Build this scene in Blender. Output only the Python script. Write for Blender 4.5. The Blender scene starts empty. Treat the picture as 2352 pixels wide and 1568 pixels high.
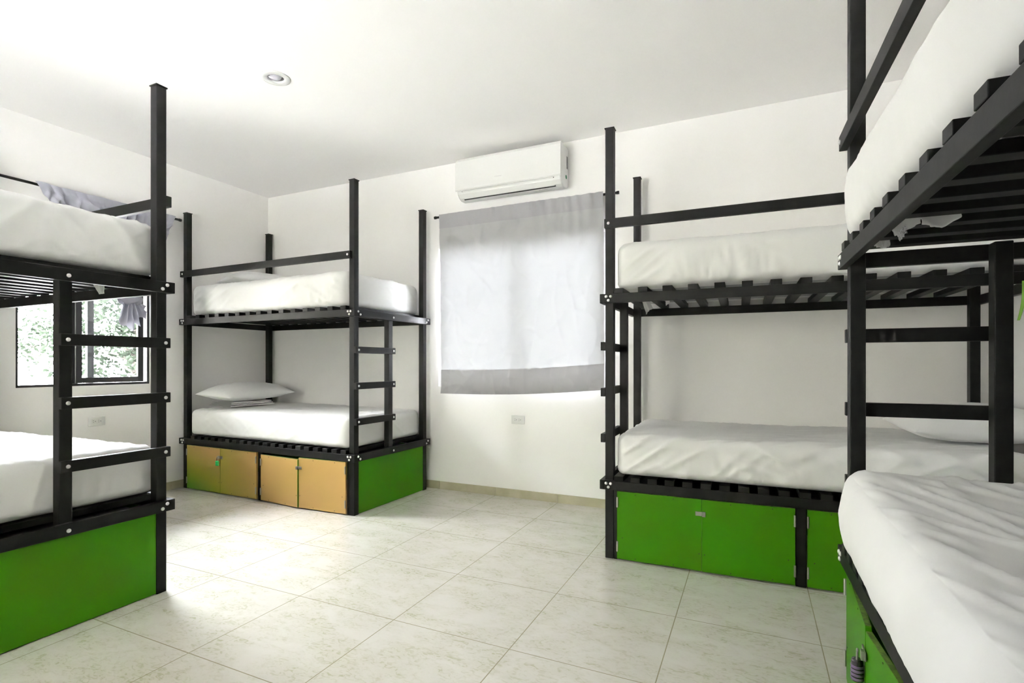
import bpy, math, random
import numpy as np
from mathutils import Vector, Matrix, noise

R = math.radians
C = bpy.context.scene.collection
SC = bpy.context.scene

# ------------------------------------------------------------------ camera
WX, WY, ZC = -4.599, 3.966, 2.835        # left wall, back wall, ceiling
XR, YF = 1.315, -1.45                    # right wall, front wall (behind the camera)
cd = bpy.data.cameras.new('camera')
cam = bpy.data.objects.new('camera', cd)
C.objects.link(cam)
cam.location = (0, 0, 1.1)
cam.rotation_euler = (R(90), 0, 0.4417)
cd.sensor_width = 36
cd.lens = 36 * 1214.47 / 2352
cd.shift_x = (1176 - 1154.6) / 2352
cd.shift_y = (834.44 - 784) / 2352
cd.clip_start = 0.02
SC.camera = cam

# ------------------------------------------------------------------ world, lights, exposure
SC.view_settings.view_transform = 'Standard'
SC.view_settings.look = 'None'
SC.view_settings.gamma = 1
SC.view_settings.use_curve_mapping = False
SC.view_settings.exposure = 0.98
try:
    SC.cycles.use_denoising = True
    SC.cycles.max_bounces = 12
    SC.cycles.diffuse_bounces = 8
    SC.cycles.glossy_bounces = 4
    SC.cycles.transparent_max_bounces = 16
    SC.cycles.sample_clamp_indirect = 12
    SC.cycles.caustics_reflective = False
    SC.cycles.caustics_refractive = False
except Exception:
    pass

world = bpy.data.worlds.new('world')
SC.world = world
world.use_nodes = True
nt = world.node_tree
nt.nodes.clear()
wo = nt.nodes.new('ShaderNodeOutputWorld')
bg = nt.nodes.new('ShaderNodeBackground')
# hazy sky, brighter round the low sun behind the trees outside the left window
tc = nt.nodes.new('ShaderNodeTexCoord')
dot = nt.nodes.new('ShaderNodeVectorMath'); dot.operation = 'DOT_PRODUCT'
sd = Vector((-0.90, -0.20, 0.28)).normalized()
dot.inputs[1].default_value = sd
mr = nt.nodes.new('ShaderNodeMapRange')
mr.inputs[1].default_value = 0.40; mr.inputs[2].default_value = 1.0
mr.inputs[3].default_value = 0.0; mr.inputs[4].default_value = 40.0
mr.interpolation_type = 'SMOOTHSTEP'
nt.links.new(tc.outputs['Generated'], dot.inputs[0])
nt.links.new(dot.outputs['Value'], mr.inputs[0])
# overcast dome: the zenith is three times as bright as the horizon
sep = nt.nodes.new('ShaderNodeSeparateXYZ'); nt.links.new(tc.outputs['Generated'], sep.inputs[0])
dome = nt.nodes.new('ShaderNodeMapRange')
dome.inputs[1].default_value = 0.0; dome.inputs[2].default_value = 1.0
dome.inputs[3].default_value = 28.0; dome.inputs[4].default_value = 84.0
nt.links.new(sep.outputs[2], dome.inputs[0])
addn = nt.nodes.new('ShaderNodeMath'); addn.operation = 'ADD'
nt.links.new(mr.outputs[0], addn.inputs[0]); nt.links.new(dome.outputs[0], addn.inputs[1])
nt.links.new(addn.outputs[0], bg.inputs['Strength'])
bg.inputs['Color'].default_value = (0.925, 0.935, 1.0, 1)
nt.links.new(bg.outputs[0], wo.inputs[0])

# added high sun, square to the left wall: it lights the pale paving outside (which throws light up at the ceiling) and enters no window
sl = bpy.data.lights.new('fill_sun', 'SUN'); sl.energy = 420; sl.angle = R(3); sl.color = (0.975, 0.955, 1.0)
so = bpy.data.objects.new('fill_sun', sl); C.objects.link(so)
so.rotation_euler = (0, R(25), 0)


def portal(name, loc, rot, sx, sy):
    d = bpy.data.lights.new(name, 'AREA')
    d.shape = 'RECTANGLE'; d.size = sx; d.size_y = sy
    d.cycles.is_portal = True
    o = bpy.data.objects.new(name, d)
    C.objects.link(o); o.location = loc; o.rotation_euler = rot
    return o


# window openings: left wall (y0,y1,z0,z1), back wall (x0,x1,z0,z1), front wall (added for fill light)
WL = (1.862, 2.762, 0.930, 2.12)
WB = (-2.50, -0.985, 0.900, 2.11)
WF = (-3.5, -1.3, 0.80, 2.30)
portal('daylight_portal', (WX - 0.16, (WL[0] + WL[1]) / 2, (WL[2] + WL[3]) / 2), (0, R(-90), 0), WL[3] - WL[2], WL[1] - WL[0])
portal('daylight_portal', ((WB[0] + WB[1]) / 2, WY + 0.16, (WB[2] + WB[3]) / 2), (R(-90), 0, 0), WB[1] - WB[0], WB[3] - WB[2])
portal('daylight_portal', ((WF[0] + WF[1]) / 2, YF - 0.16, (WF[2] + WF[3]) / 2), (R(90), 0, 0), WF[1] - WF[0], WF[3] - WF[2])


# ------------------------------------------------------------------ materials
def mat(name, col, rough=0.5, metal=0.0, spec=0.5, bump=None, var=None, coat=0.0, sheen=0.0):
    """Principled material; var=(colour2, scale, lo, hi) mixes in a second colour by noise, bump=(scale, strength, distance)."""
    m = bpy.data.materials.new(name); m.use_nodes = True
    t = m.node_tree; b = t.nodes['Principled BSDF']
    b.inputs['Base Color'].default_value = (*col, 1)
    b.inputs['Roughness'].default_value = rough
    b.inputs['Metallic'].default_value = metal
    b.inputs['Specular IOR Level'].default_value = spec
    b.inputs['Coat Weight'].default_value = coat
    b.inputs['Sheen Weight'].default_value = sheen
    tcn = t.nodes.new('ShaderNodeTexCoord')
    if var:
        n = t.nodes.new('ShaderNodeTexNoise'); n.inputs['Scale'].default_value = var[1]; n.inputs['Detail'].default_value = 6
        r = t.nodes.new('ShaderNodeMapRange'); r.inputs[1].default_value = var[2]; r.inputs[2].default_value = var[3]
        x = t.nodes.new('ShaderNodeMix'); x.data_type = 'RGBA'
        x.inputs[6].default_value = (*col, 1); x.inputs[7].default_value = (*var[0], 1)
        t.links.new(tcn.outputs['Object'], n.inputs['Vector'])
        t.links.new(n.outputs['Fac'], r.inputs[0]); t.links.new(r.outputs[0], x.inputs[0])
        t.links.new(x.outputs[2], b.inputs['Base Color'])
    if bump:
        n2 = t.nodes.new('ShaderNodeTexNoise'); n2.inputs['Scale'].default_value = bump[0]; n2.inputs['Detail'].default_value = 4
        bp = t.nodes.new('ShaderNodeBump'); bp.inputs['Strength'].default_value = bump[1]; bp.inputs['Distance'].default_value = bump[2]
        t.links.new(tcn.outputs['Object'], n2.inputs['Vector'])
        t.links.new(n2.outputs['Fac'], bp.inputs['Height']); t.links.new(bp.outputs[0], b.inputs['Normal'])
    return m


M = {}
M['wall'] = mat('wall_paint', (0.90, 0.891, 0.884), 0.75, spec=0.25, bump=(38, 0.10, 0.004), var=((0.885, 0.875, 0.858), 2.2, 0.4, 0.7))
M['ceiling'] = mat('ceiling_paint', (0.905, 0.898, 0.890), 0.85, spec=0.2, bump=(30, 0.06, 0.004))
M['black'] = mat('black_lacquer', (0.0050, 0.0048, 0.0044), 0.50, spec=0.19, bump=(55, 0.10, 0.002), var=((0.012, 0.0115, 0.011), 14, 0.5, 0.75))
M['zinc'] = mat('zinc_bolt', (0.72, 0.72, 0.70), 0.35, metal=0.75)
M['green'] = mat('green_paint', (0.034, 0.185, 0.0008), 0.42, spec=0.12, var=((0.046, 0.155, 0.0008), 3.0, 0.38, 0.66), bump=(120, 0.05, 0.001))
M['ply'] = mat('green_plywood_edge', (0.11, 0.20, 0.02), 0.7, var=((0.05, 0.10, 0.01), 60, 0.4, 0.6))
M['sheet'] = mat('white_cotton', (0.80, 0.80, 0.795), 0.85, spec=0.15, sheen=0.15, bump=(700, 0.05, 0.0006))
M['core'] = mat('mattress_ticking', (0.40, 0.40, 0.42), 0.9, spec=0.1)
M['plastic'] = mat('white_plastic', (0.72, 0.72, 0.71), 0.32, spec=0.5)
M['plastic_grey'] = mat('grey_plastic', (0.36, 0.36, 0.36), 0.5)
M['dark'] = mat('dark_gap', (0.012, 0.012, 0.012), 0.6)
M['alu'] = mat('black_aluminium', (0.020, 0.020, 0.022), 0.38, spec=0.5)
M['alu_light'] = mat('light_aluminium', (0.55, 0.55, 0.55), 0.4, metal=0.4)
M['steel'] = mat('latch_steel', (0.40, 0.385, 0.36), 0.30, metal=0.9)
M['lock_green'] = mat('green_padlock', (0.02, 0.55, 0.16), 0.35)
M['lock_black'] = mat('black_padlock', (0.020, 0.014, 0.022), 0.25, coat=0.5)
M['dial'] = mat('padlock_dial', (0.17, 0.11, 0.21), 0.30, metal=0.4)
M['sticker'] = mat('green_sticker', (0.01, 0.22, 0.10), 0.5)
M['bulb'] = mat('frosted_bulb', (0.46, 0.455, 0.49), 0.35)
M['strap'] = mat('green_strap', (0.13, 0.30, 0.02), 0.55)
M['tag'] = mat('care_tag', (0.78, 0.78, 0.80), 0.8, var=((0.45, 0.45, 0.47), 240, 0.5, 0.6))
M['bark'] = mat('bark', (0.035, 0.030, 0.024), 0.9)
M['soil'] = mat('outdoor_ground', (0.79, 0.78, 0.79), 0.9, var=((0.73, 0.72, 0.72), 3, 0.4, 0.6))
M['skirting'] = mat('beige_skirting_tile', (0.40, 0.37, 0.25), 0.35, var=((0.47, 0.44, 0.32), 9, 0.35, 0.65))


def floor_mat():
    m = bpy.data.materials.new('beige_floor_tile'); m.use_nodes = True
    t = m.node_tree; b = t.nodes['Principled BSDF']; L = t.links.new
    tcn = t.nodes.new('ShaderNodeTexCoord')
    mp = t.nodes.new('ShaderNodeMapping')
    P = 0.5452
    mp.inputs['Location'].default_value = (0.848, -2.397, 0)      # puts a joint on x=-0.848 and y=2.397
    L(tcn.outputs['Object'], mp.inputs['Vector'])
    br = t.nodes.new('ShaderNodeTexBrick')
    br.offset = 0; br.squash = 1
    br.inputs['Scale'].default_value = 1
    br.inputs['Brick Width'].default_value = P; br.inputs['Row Height'].default_value = P
    br.inputs['Mortar Size'].default_value = 0.0022; br.inputs['Mortar Smooth'].default_value = 0.25
    br.inputs['Color1'].default_value = (0.0, 0, 0, 1); br.inputs['Color2'].default_value = (1, 1, 1, 1)
    L(mp.outputs[0], br.inputs['Vector'])
    # mottle: soft clouds and thin streaky veins, stretched along x
    mp2 = t.nodes.new('ShaderNodeMapping'); mp2.inputs['Scale'].default_value = (1.0, 1.9, 1.0)
    mp2.inputs['Rotation'].default_value = (0, 0, 0.5)
    L(tcn.outputs['Object'], mp2.inputs['Vector'])
    n1 = t.nodes.new('ShaderNodeTexNoise'); n1.inputs['Scale'].default_value = 4.5; n1.inputs['Detail'].default_value = 8; n1.inputs['Roughness'].default_value = 0.62
    n1.inputs['Distortion'].default_value = 0.6
    n2 = t.nodes.new('ShaderNodeTexNoise'); n2.inputs['Scale'].default_value = 26; n2.inputs['Detail'].default_value = 6; n2.inputs['Distortion'].default_value = 1.6
    L(mp2.outputs[0], n1.inputs['Vector']); L(mp2.outputs[0], n2.inputs['Vector'])
    r1 = t.nodes.new('ShaderNodeMapRange'); r1.inputs[1].default_value = 0.38; r1.inputs[2].default_value = 0.66
    r2 = t.nodes.new('ShaderNodeMapRange'); r2.inputs[1].default_value = 0.50; r2.inputs[2].default_value = 0.68
    L(n1.outputs['Fac'], r1.inputs[0]); L(n2.outputs['Fac'], r2.inputs[0])
    ml = t.nodes.new('ShaderNodeMath'); ml.operation = 'MULTIPLY'
    L(r1.outputs[0], ml.inputs[0]); L(r2.outputs[0], ml.inputs[1])
    a1 = t.nodes.new('ShaderNodeMath'); a1.operation = 'MULTIPLY_ADD'; a1.inputs[1].default_value = 0.35
    L(r1.outputs[0], a1.inputs[0]); L(ml.outputs[0], a1.inputs[2])
    x1 = t.nodes.new('ShaderNodeMix'); x1.data_type = 'RGBA'
    x1.inputs[6].default_value = (0.64, 0.617, 0.565, 1); x1.inputs[7].default_value = (0.46, 0.445, 0.325, 1)
    L(a1.outputs[0], x1.inputs[0])
    x2 = t.nodes.new('ShaderNodeMix'); x2.data_type = 'RGBA'
    x2.inputs[7].default_value = (0.33, 0.30, 0.20, 1)
    L(x1.outputs[2], x2.inputs[6]); L(br.outputs['Fac'], x2.inputs[0])
    L(x2.outputs[2], b.inputs['Base Color'])
    rr = t.nodes.new('ShaderNodeMapRange'); rr.inputs[3].default_value = 0.20; rr.inputs[4].default_value = 0.30
    L(n1.outputs['Fac'], rr.inputs[0]); L(rr.outputs[0], b.inputs['Roughness'])
    b.inputs['Specular IOR Level'].default_value = 0.45
    iv = t.nodes.new('ShaderNodeMath'); iv.operation = 'SUBTRACT'; iv.inputs[0].default_value = 1
    L(br.outputs['Fac'], iv.inputs[1])
    bp = t.nodes.new('ShaderNodeBump'); bp.inputs['Strength'].default_value = 0.5; bp.inputs['Distance'].default_value = 0.0015
    L(iv.outputs[0], bp.inputs['Height']); L(bp.outputs[0], b.inputs['Normal'])
    return m


M['floor'] = floor_mat()


def gold_reflection_mat(name, gx, gz):
    """Green locker door, the warm floor reflection painted in as a gold gradient."""
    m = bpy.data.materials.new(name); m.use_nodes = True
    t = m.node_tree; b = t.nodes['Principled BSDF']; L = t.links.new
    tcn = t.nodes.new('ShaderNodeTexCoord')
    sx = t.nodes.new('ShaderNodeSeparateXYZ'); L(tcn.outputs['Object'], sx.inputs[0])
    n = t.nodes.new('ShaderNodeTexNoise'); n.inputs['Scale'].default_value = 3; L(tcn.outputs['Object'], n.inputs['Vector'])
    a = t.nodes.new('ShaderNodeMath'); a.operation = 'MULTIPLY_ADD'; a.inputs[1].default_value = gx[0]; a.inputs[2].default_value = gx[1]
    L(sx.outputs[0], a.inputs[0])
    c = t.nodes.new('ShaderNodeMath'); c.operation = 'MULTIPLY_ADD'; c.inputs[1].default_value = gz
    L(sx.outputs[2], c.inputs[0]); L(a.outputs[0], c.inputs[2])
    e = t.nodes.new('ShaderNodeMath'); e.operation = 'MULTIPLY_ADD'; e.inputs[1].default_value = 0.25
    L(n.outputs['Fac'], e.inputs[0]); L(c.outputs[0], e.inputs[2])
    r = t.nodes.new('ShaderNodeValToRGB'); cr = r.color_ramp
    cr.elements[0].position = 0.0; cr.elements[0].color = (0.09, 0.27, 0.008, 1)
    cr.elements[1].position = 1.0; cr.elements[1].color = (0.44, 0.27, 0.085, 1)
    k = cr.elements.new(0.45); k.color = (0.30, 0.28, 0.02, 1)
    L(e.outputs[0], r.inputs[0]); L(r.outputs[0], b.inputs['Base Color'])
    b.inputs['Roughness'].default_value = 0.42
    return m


def glass_mat():
    m = bpy.data.materials.new('window_glass'); m.use_nodes = True
    t = m.node_tree; t.nodes.clear(); L = t.links.new
    o = t.nodes.new('ShaderNodeOutputMaterial'); mx = t.nodes.new('ShaderNodeMixShader')
    tr = t.nodes.new('ShaderNodeBsdfTransparent'); tr.inputs[0].default_value = (0.96, 0.975, 0.97, 1)
    gl = t.nodes.new('ShaderNodeBsdfGlossy'); gl.inputs['Roughness'].default_value = 0.02
    fr = t.nodes.new('ShaderNodeFresnel'); fr.inputs[0].default_value = 1.45
    L(fr.outputs[0], mx.inputs[0]); L(tr.outputs[0], mx.inputs[1]); L(gl.outputs[0], mx.inputs[2]); L(mx.outputs[0], o.inputs[0])
    return m


def cloth_mat(name, col, trans, tcol):
    m = bpy.data.materials.new(name); m.use_nodes = True
    t = m.node_tree; t.nodes.clear(); L = t.links.new
    o = t.nodes.new('ShaderNodeOutputMaterial'); mx = t.nodes.new('ShaderNodeMixShader')
    d = t.nodes.new('ShaderNodeBsdfDiffuse'); d.inputs[0].default_value = (*col, 1)
    tl = t.nodes.new('ShaderNodeBsdfTranslucent'); tl.inputs[0].default_value = (*tcol, 1)
    mx.inputs[0].default_value = trans
    tcn = t.nodes.new('ShaderNodeTexCoord')
    n2 = t.nodes.new('ShaderNodeTexNoise'); n2.noise_type = 'RIDGED_MULTIFRACTAL'; n2.inputs['Scale'].default_value = 3.2; n2.inputs['Detail'].default_value = 2.5; n2.inputs['Distortion'].default_value = 0.9
    bp = t.nodes.new('ShaderNodeBump'); bp.inputs['Strength'].default_value = 0.5; bp.inputs['Distance'].default_value = 0.012
    L(tcn.outputs['Object'], n2.inputs['Vector']); L(n2.outputs['Fac'], bp.inputs['Height'])
    L(bp.outputs[0], d.inputs['Normal']); L(bp.outputs[0], tl.inputs['Normal'])
    L(d.outputs[0], mx.inputs[1]); L(tl.outputs[0], mx.inputs[2]); L(mx.outputs[0], o.inputs[0])
    return m


M['glass'] = glass_mat()
M['curtain'] = cloth_mat('grey_curtain_cloth', (0.40, 0.40, 0.405), 0.036, (0.50, 0.51, 0.52))
M['hem'] = cloth_mat('grey_curtain_hem', (0.36, 0.355, 0.37), 0.012, (0.5, 0.5, 0.5))
M['curtain2'] = cloth_mat('grey_blue_curtain_cloth', (0.37, 0.37, 0.425), 0.012, (0.5, 0.5, 0.55))
M['leaf'] = cloth_mat('leaf', (0.0105, 0.0135, 0.0098), 0.30, (0.012, 0.0155, 0.0105))


# ------------------------------------------------------------------ mesh helpers
class MB:
    def __init__(self): self.v, self.f = [], []

    def box(self, x0, x1, y0, y1, z0, z1):
        if x0 > x1: x0, x1 = x1, x0
        if y0 > y1: y0, y1 = y1, y0
        if z0 > z1: z0, z1 = z1, z0
        n = len(self.v)
        self.v += [(x0, y0, z0), (x1, y0, z0), (x1, y1, z0), (x0, y1, z0), (x0, y0, z1), (x1, y0, z1), (x1, y1, z1), (x0, y1, z1)]
        self.f += [tuple(n + i for i in q) for q in ((3, 2, 1, 0), (4, 5, 6, 7), (0, 1, 5, 4), (1, 2, 6, 5), (2, 3, 7, 6), (3, 0, 4, 7))]
        return self

    def rings(self, rings, cap=True):
        """Stack of closed loops of equal count."""
        n0 = len(self.v); k = len(rings[0])
        for r in rings: self.v += [tuple(p) for p in r]
        for i in range(len(rings) - 1):
            for j in range(k):
                a, b = n0 + i * k + j, n0 + i * k + (j + 1) % k
                self.f.append((a, b, b + k, a + k))
        if cap:
            self.f.append(tuple(n0 + j for j in reversed(range(k))))
            self.f.append(tuple(n0 + (len(rings) - 1) * k + j for j in range(k)))
        return self

    def tube(self, pts, r, k=12, cap=True):
        pts = [Vector(p) for p in pts]; rr = r if isinstance(r, (list, tuple)) else [r] * len(pts)
        rings = []
        up = Vector((0, 0, 1))
        for i, p in enumerate(pts):
            d = (pts[min(i + 1, len(pts) - 1)] - pts[max(i - 1, 0)]).normalized()
            a = up if abs(d.dot(up)) < 0.9 else Vector((1, 0, 0))
            s = d.cross(a).normalized(); u = s.cross(d)
            rings.append([p + rr[i] * (math.cos(t) * s + math.sin(t) * u) for t in [2 * math.pi * j / k for j in range(k)]])
        return self.rings(rings, cap)

    def lathe(self, prof, axis='z', o=(0, 0, 0), k=24, cap=True):
        """prof: (radius, height) pairs, turned round an axis through o."""
        rings = []
        for r, h in prof:
            ring = []
            for j in range(k):
                t = 2 * math.pi * j / k; a, b = r * math.cos(t), r * math.sin(t)
                p = {'z': (a, b, h), 'y': (a, h, b), 'x': (h, a, b)}[axis]
                ring.append((o[0] + p[0], o[1] + p[1], o[2] + p[2]))
            rings.append(ring)
        return self.rings(rings, cap)

    def grid(self, fn, nu, nv):
        n = len(self.v)
        for j in range(nv + 1):
            for i in range(nu + 1): self.v.append(tuple(fn(i / nu, j / nv)))
        for j in range(nv):
            for i in range(nu):
                a = n + j * (nu + 1) + i
                self.f.append((a, a + 1, a + nu + 2, a + nu + 1))
        return self

    def build(self, name, m, parent=None, bevel=0.0, smooth=False, solid=0.0, loc=None, rz=0.0, fixn=False):
        me = bpy.data.meshes.new(name); me.from_pydata(self.v, [], self.f); me.update()
        if fixn:
            import bmesh
            b = bmesh.new(); b.from_mesh(me); bmesh.ops.recalc_face_normals(b, faces=b.faces); b.to_mesh(me); b.free()
        o = bpy.data.objects.new(name, me); C.objects.link(o)
        me.materials.append(m)
        if parent is not None: o.parent = parent
        if loc is not None: o.location = loc
        o.rotation_euler.z = rz
        if smooth: me.polygons.foreach_set('use_smooth', [True] * len(me.polygons))
        if solid:
            s = o.modifiers.new('thickness', 'SOLIDIFY'); s.thickness = solid; s.offset = 0
        if bevel:
            b = o.modifiers.new('bevel', 'BEVEL'); b.width = bevel; b.segments = 2; b.limit_method = 'ANGLE'
        return o


def tag(o, label, cat, group=None, kind=None):
    o['label'] = label; o['category'] = cat
    if group: o['group'] = group
    if kind: o['kind'] = kind
    return o


def struct(o):
    o['kind'] = 'structure'; return o


def empty(name, loc, rz=0.0):
    o = bpy.data.objects.new(name, None); o.empty_display_size = 0.1
    C.objects.link(o); o.location = loc; o.rotation_euler.z = rz
    return o


def link_copy(o, parent=None, name=None):
    c = o.copy(); C.objects.link(c)
    if name: c.name = name
    c.parent = parent
    return c


# ------------------------------------------------------------------ room shell
TH = 0.16
struct(MB().box(WX - TH, XR + TH, YF - TH, WY + TH, -0.12, 0).build('floor', M['floor']))

DLX, DLY = -2.622, 2.317                                     # downlight centre; hole in the ceiling
HR, HS = 0.052, 0.14
cb = MB()
cb.box(WX - TH, DLX - HS, YF - TH, WY + TH, ZC, ZC + 0.15).box(DLX + HS, XR + TH, YF - TH, WY + TH, ZC, ZC + 0.15)
cb.box(DLX - HS, DLX + HS, YF - TH, DLY - HS, ZC, ZC + 0.15).box(DLX - HS, DLX + HS, DLY + HS, WY + TH, ZC, ZC + 0.15)
K = 48
sq, ci = [], []
for j in range(K):
    a = 2 * math.pi * j / K; c, s = math.cos(a), math.sin(a); q = HS / max(abs(c), abs(s))
    sq.append((DLX + q * c, DLY + q * s)); ci.append((DLX + HR * c, DLY + HR * s))
cb.rings([[(x, y, ZC) for x, y in sq], [(x, y, ZC) for x, y in ci], [(x, y, ZC + 0.15) for x, y in ci], [(x, y, ZC + 0.15) for x, y in sq]], cap=False)
struct(cb.build('ceiling', M['ceiling']))


def holed_wall(name, axis, p0, p1, a0, a1, hole):
    """Wall slab between planes p0,p1 of an axis, spanning a0..a1 along the other, with one rectangular opening."""
    b = MB()
    def put(u0, u1, z0, z1):
        if axis == 'x': b.box(p0, p1, u0, u1, z0, z1)
        else: b.box(u0, u1, p0, p1, z0, z1)
    u0, u1, z0, z1 = hole
    put(a0, u0, 0, ZC); put(u1, a1, 0, ZC); put(u0, u1, 0, z0); put(u0, u1, z1, ZC)
    return struct(b.build(name, M['wall']))


holed_wall('wall_left', 'x', WX - 0.075, WX, YF - TH, WY + TH, WL)
holed_wall('wall_back', 'y', WY, WY + TH, WX, XR, WB)
holed_wall('wall_front', 'y', YF - TH, YF, WX, XR, WF)
struct(MB().box(XR, XR + TH, YF - TH, WY + TH, 0, ZC).build('wall_right', M['wall']))

# skirting tiles: one run along each wall the photo shows, with joints
def skirting(name, run):
    b = MB()
    for (x0, x1, y0, y1) in run: b.box(x0, x1, y0, y1, 0, 0.068)
    return struct(b.build(name, M['skirting'], bevel=0.0018))


runs = []
x = -0.848 + 0.5452
xs = [x + 0.5452 * k for k in range(-8, 4)]
xs = [WX + 0.001] + [q for q in xs if WX + 0.02 < q < XR - 0.02] + [XR - 0.001]
skirting('baseboard_back', [(xs[i] + 0.001, xs[i + 1] - 0.001, WY - 0.009, WY) for i in range(len(xs) - 1)])
ys = [2.397 + 0.5452 * k for k in range(-8, 4)]
ys = [YF + 0.001] + [q for q in ys if YF + 0.02 < q < WY - 0.02] + [WY - 0.011]
skirting('baseboard_left', [(WX, WX + 0.009, ys[i] + 0.001, ys[i + 1] - 0.001) for i in range(len(ys) - 1)])
skirting('baseboard_right', [(XR - 0.009, XR, ys[i] + 0.001, ys[i + 1] - 0.001) for i in range(len(ys) - 1)])

# ------------------------------------------------------------------ windows
def frame_box(b, axis, p0, p1, u0, u1, z0, z1, w):
    def put(a0, a1, c0, c1):
        if axis == 'x': b.box(p0, p1, a0, a1, c0, c1)
        else: b.box(a0, a1, p0, p1, c0, c1)
    put(u0, u0 + w, z0, z1); put(u1 - w, u1, z0, z1); put(u0 + w, u1 - w, z0, z0 + w); put(u0 + w, u1 - w, z1 - w, z1)
    return b


# left sliding window: fixed pane on the left, sliding sash on the right
w1 = empty('window_1', (0, 0, 0)); struct(w1)
y0, y1, z0, z1 = WL
frame_box(MB(), 'x', WX - 0.074, WX - 0.010, y0, y1, z0, z1, 0.018).build('window_frame', M['alu'], w1, bevel=0.002)
MB().box(WX - 0.072, WX - 0.052, 2.215, 2.262, z0 + 0.018, z1 - 0.018).build('meeting_stile', M['alu'], w1, bevel=0.002)
MB().box(WX - 0.064, WX - 0.060, y0 + 0.018, 2.216, z0 + 0.018, z1 - 0.018).build('fixed_pane', M['glass'], w1)
sash = frame_box(MB(), 'x', WX - 0.048, WX - 0.022, 2.232, 2.722, z0 + 0.020, z1 - 0.020, 0.042).build('sliding_sash', M['alu'], w1, bevel=0.002)
MB().box(WX - 0.040, WX - 0.036, 2.274, 2.680, z0 + 0.062, z1 - 0.062).build('sash_pane', M['glass'], sash)
MB().box(WX - 0.022, WX - 0.014, 2.694, 2.710, 1.52, 1.64).build('sash_latch', M['alu'], sash, bevel=0.002)
# security bar outside
MB().box(WX - 0.110, WX - 0.080, 2.338, 2.384, z0, z1).build('outer_bar', M['alu'], w1, bevel=0.002)

# back window behind the curtain
w2 = empty('window_2', (0, 0, 0)); struct(w2)
x0, x1, z0, z1 = WB
frame_box(MB(), 'y', WY + 0.025, WY + 0.09, x0, x1, z0, z1, 0.055).build('window_frame', M['alu_light'], w2, bevel=0.002)
MB().box(-1.728, -1.688, WY + 0.045, WY + 0.085, z0 + 0.05, z1 - 0.05).build('mullion', M['alu_light'], w2, bevel=0.002)
MB().box(x0 + 0.05, -1.728, WY + 0.063, WY + 0.067, z0 + 0.05, z1 - 0.05).build('pane', M['glass'], w2)
MB().box(-1.688, x1 - 0.05, WY + 0.063, WY + 0.067, z0 + 0.05, z1 - 0.05).build('pane', M['glass'], w2)

# unseen window added behind the camera to fill the room with light
w3 = empty('window_fill', (0, 0, 0)); struct(w3)
x0, x1, z0, z1 = WF
frame_box(MB(), 'y', YF - 0.11, YF - 0.03, x0, x1, z0, z1, 0.04).build('window_frame', M['alu'], w3, bevel=0.002)  # frame of the added fill window
MB().box(-2.43, -2.37, YF - 0.10, YF - 0.04, z0 + 0.04, z1 - 0.04).build('mullion', M['alu'], w3, bevel=0.002)
MB().box(x0 + 0.04, -2.43, YF - 0.072, YF - 0.068, z0 + 0.04, z1 - 0.04).build('pane', M['glass'], w3)
MB().box(-2.37, x1 - 0.04, YF - 0.072, YF - 0.068, z0 + 0.04, z1 - 0.04).build('pane', M['glass'], w3)

# ------------------------------------------------------------------ bunk beds
S, T, HH = 0.0476, 0.0252, 0.052                 # post side, plank thickness, plank height
ZL, ZU, ZG, ZT = 0.444, 1.491, 1.912, 2.433      # tops of lower rail, upper rail, guard rail, post
SLT = 0.028                                      # slat thickness
RUNGS = (1.198, 0.937, 0.677)


def bolt(parent, p, d, r=0.0085):
    """Domed bolt head at local point p, facing along d = '-x' or '-y' etc (local)."""
    b = MB(); ax = d[1]; sg = -1 if d[0] == '-' else 1
    prof = [(r * 1.0, 0), (r * 0.97, sg * 0.0025), (r * 0.75, sg * 0.005), (r * 0.35, sg * 0.0062)]
    b.lathe(prof, ax, p, k=14)
    return b.build('bolt', M['zinc'], parent, smooth=True, fixn=True)


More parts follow.
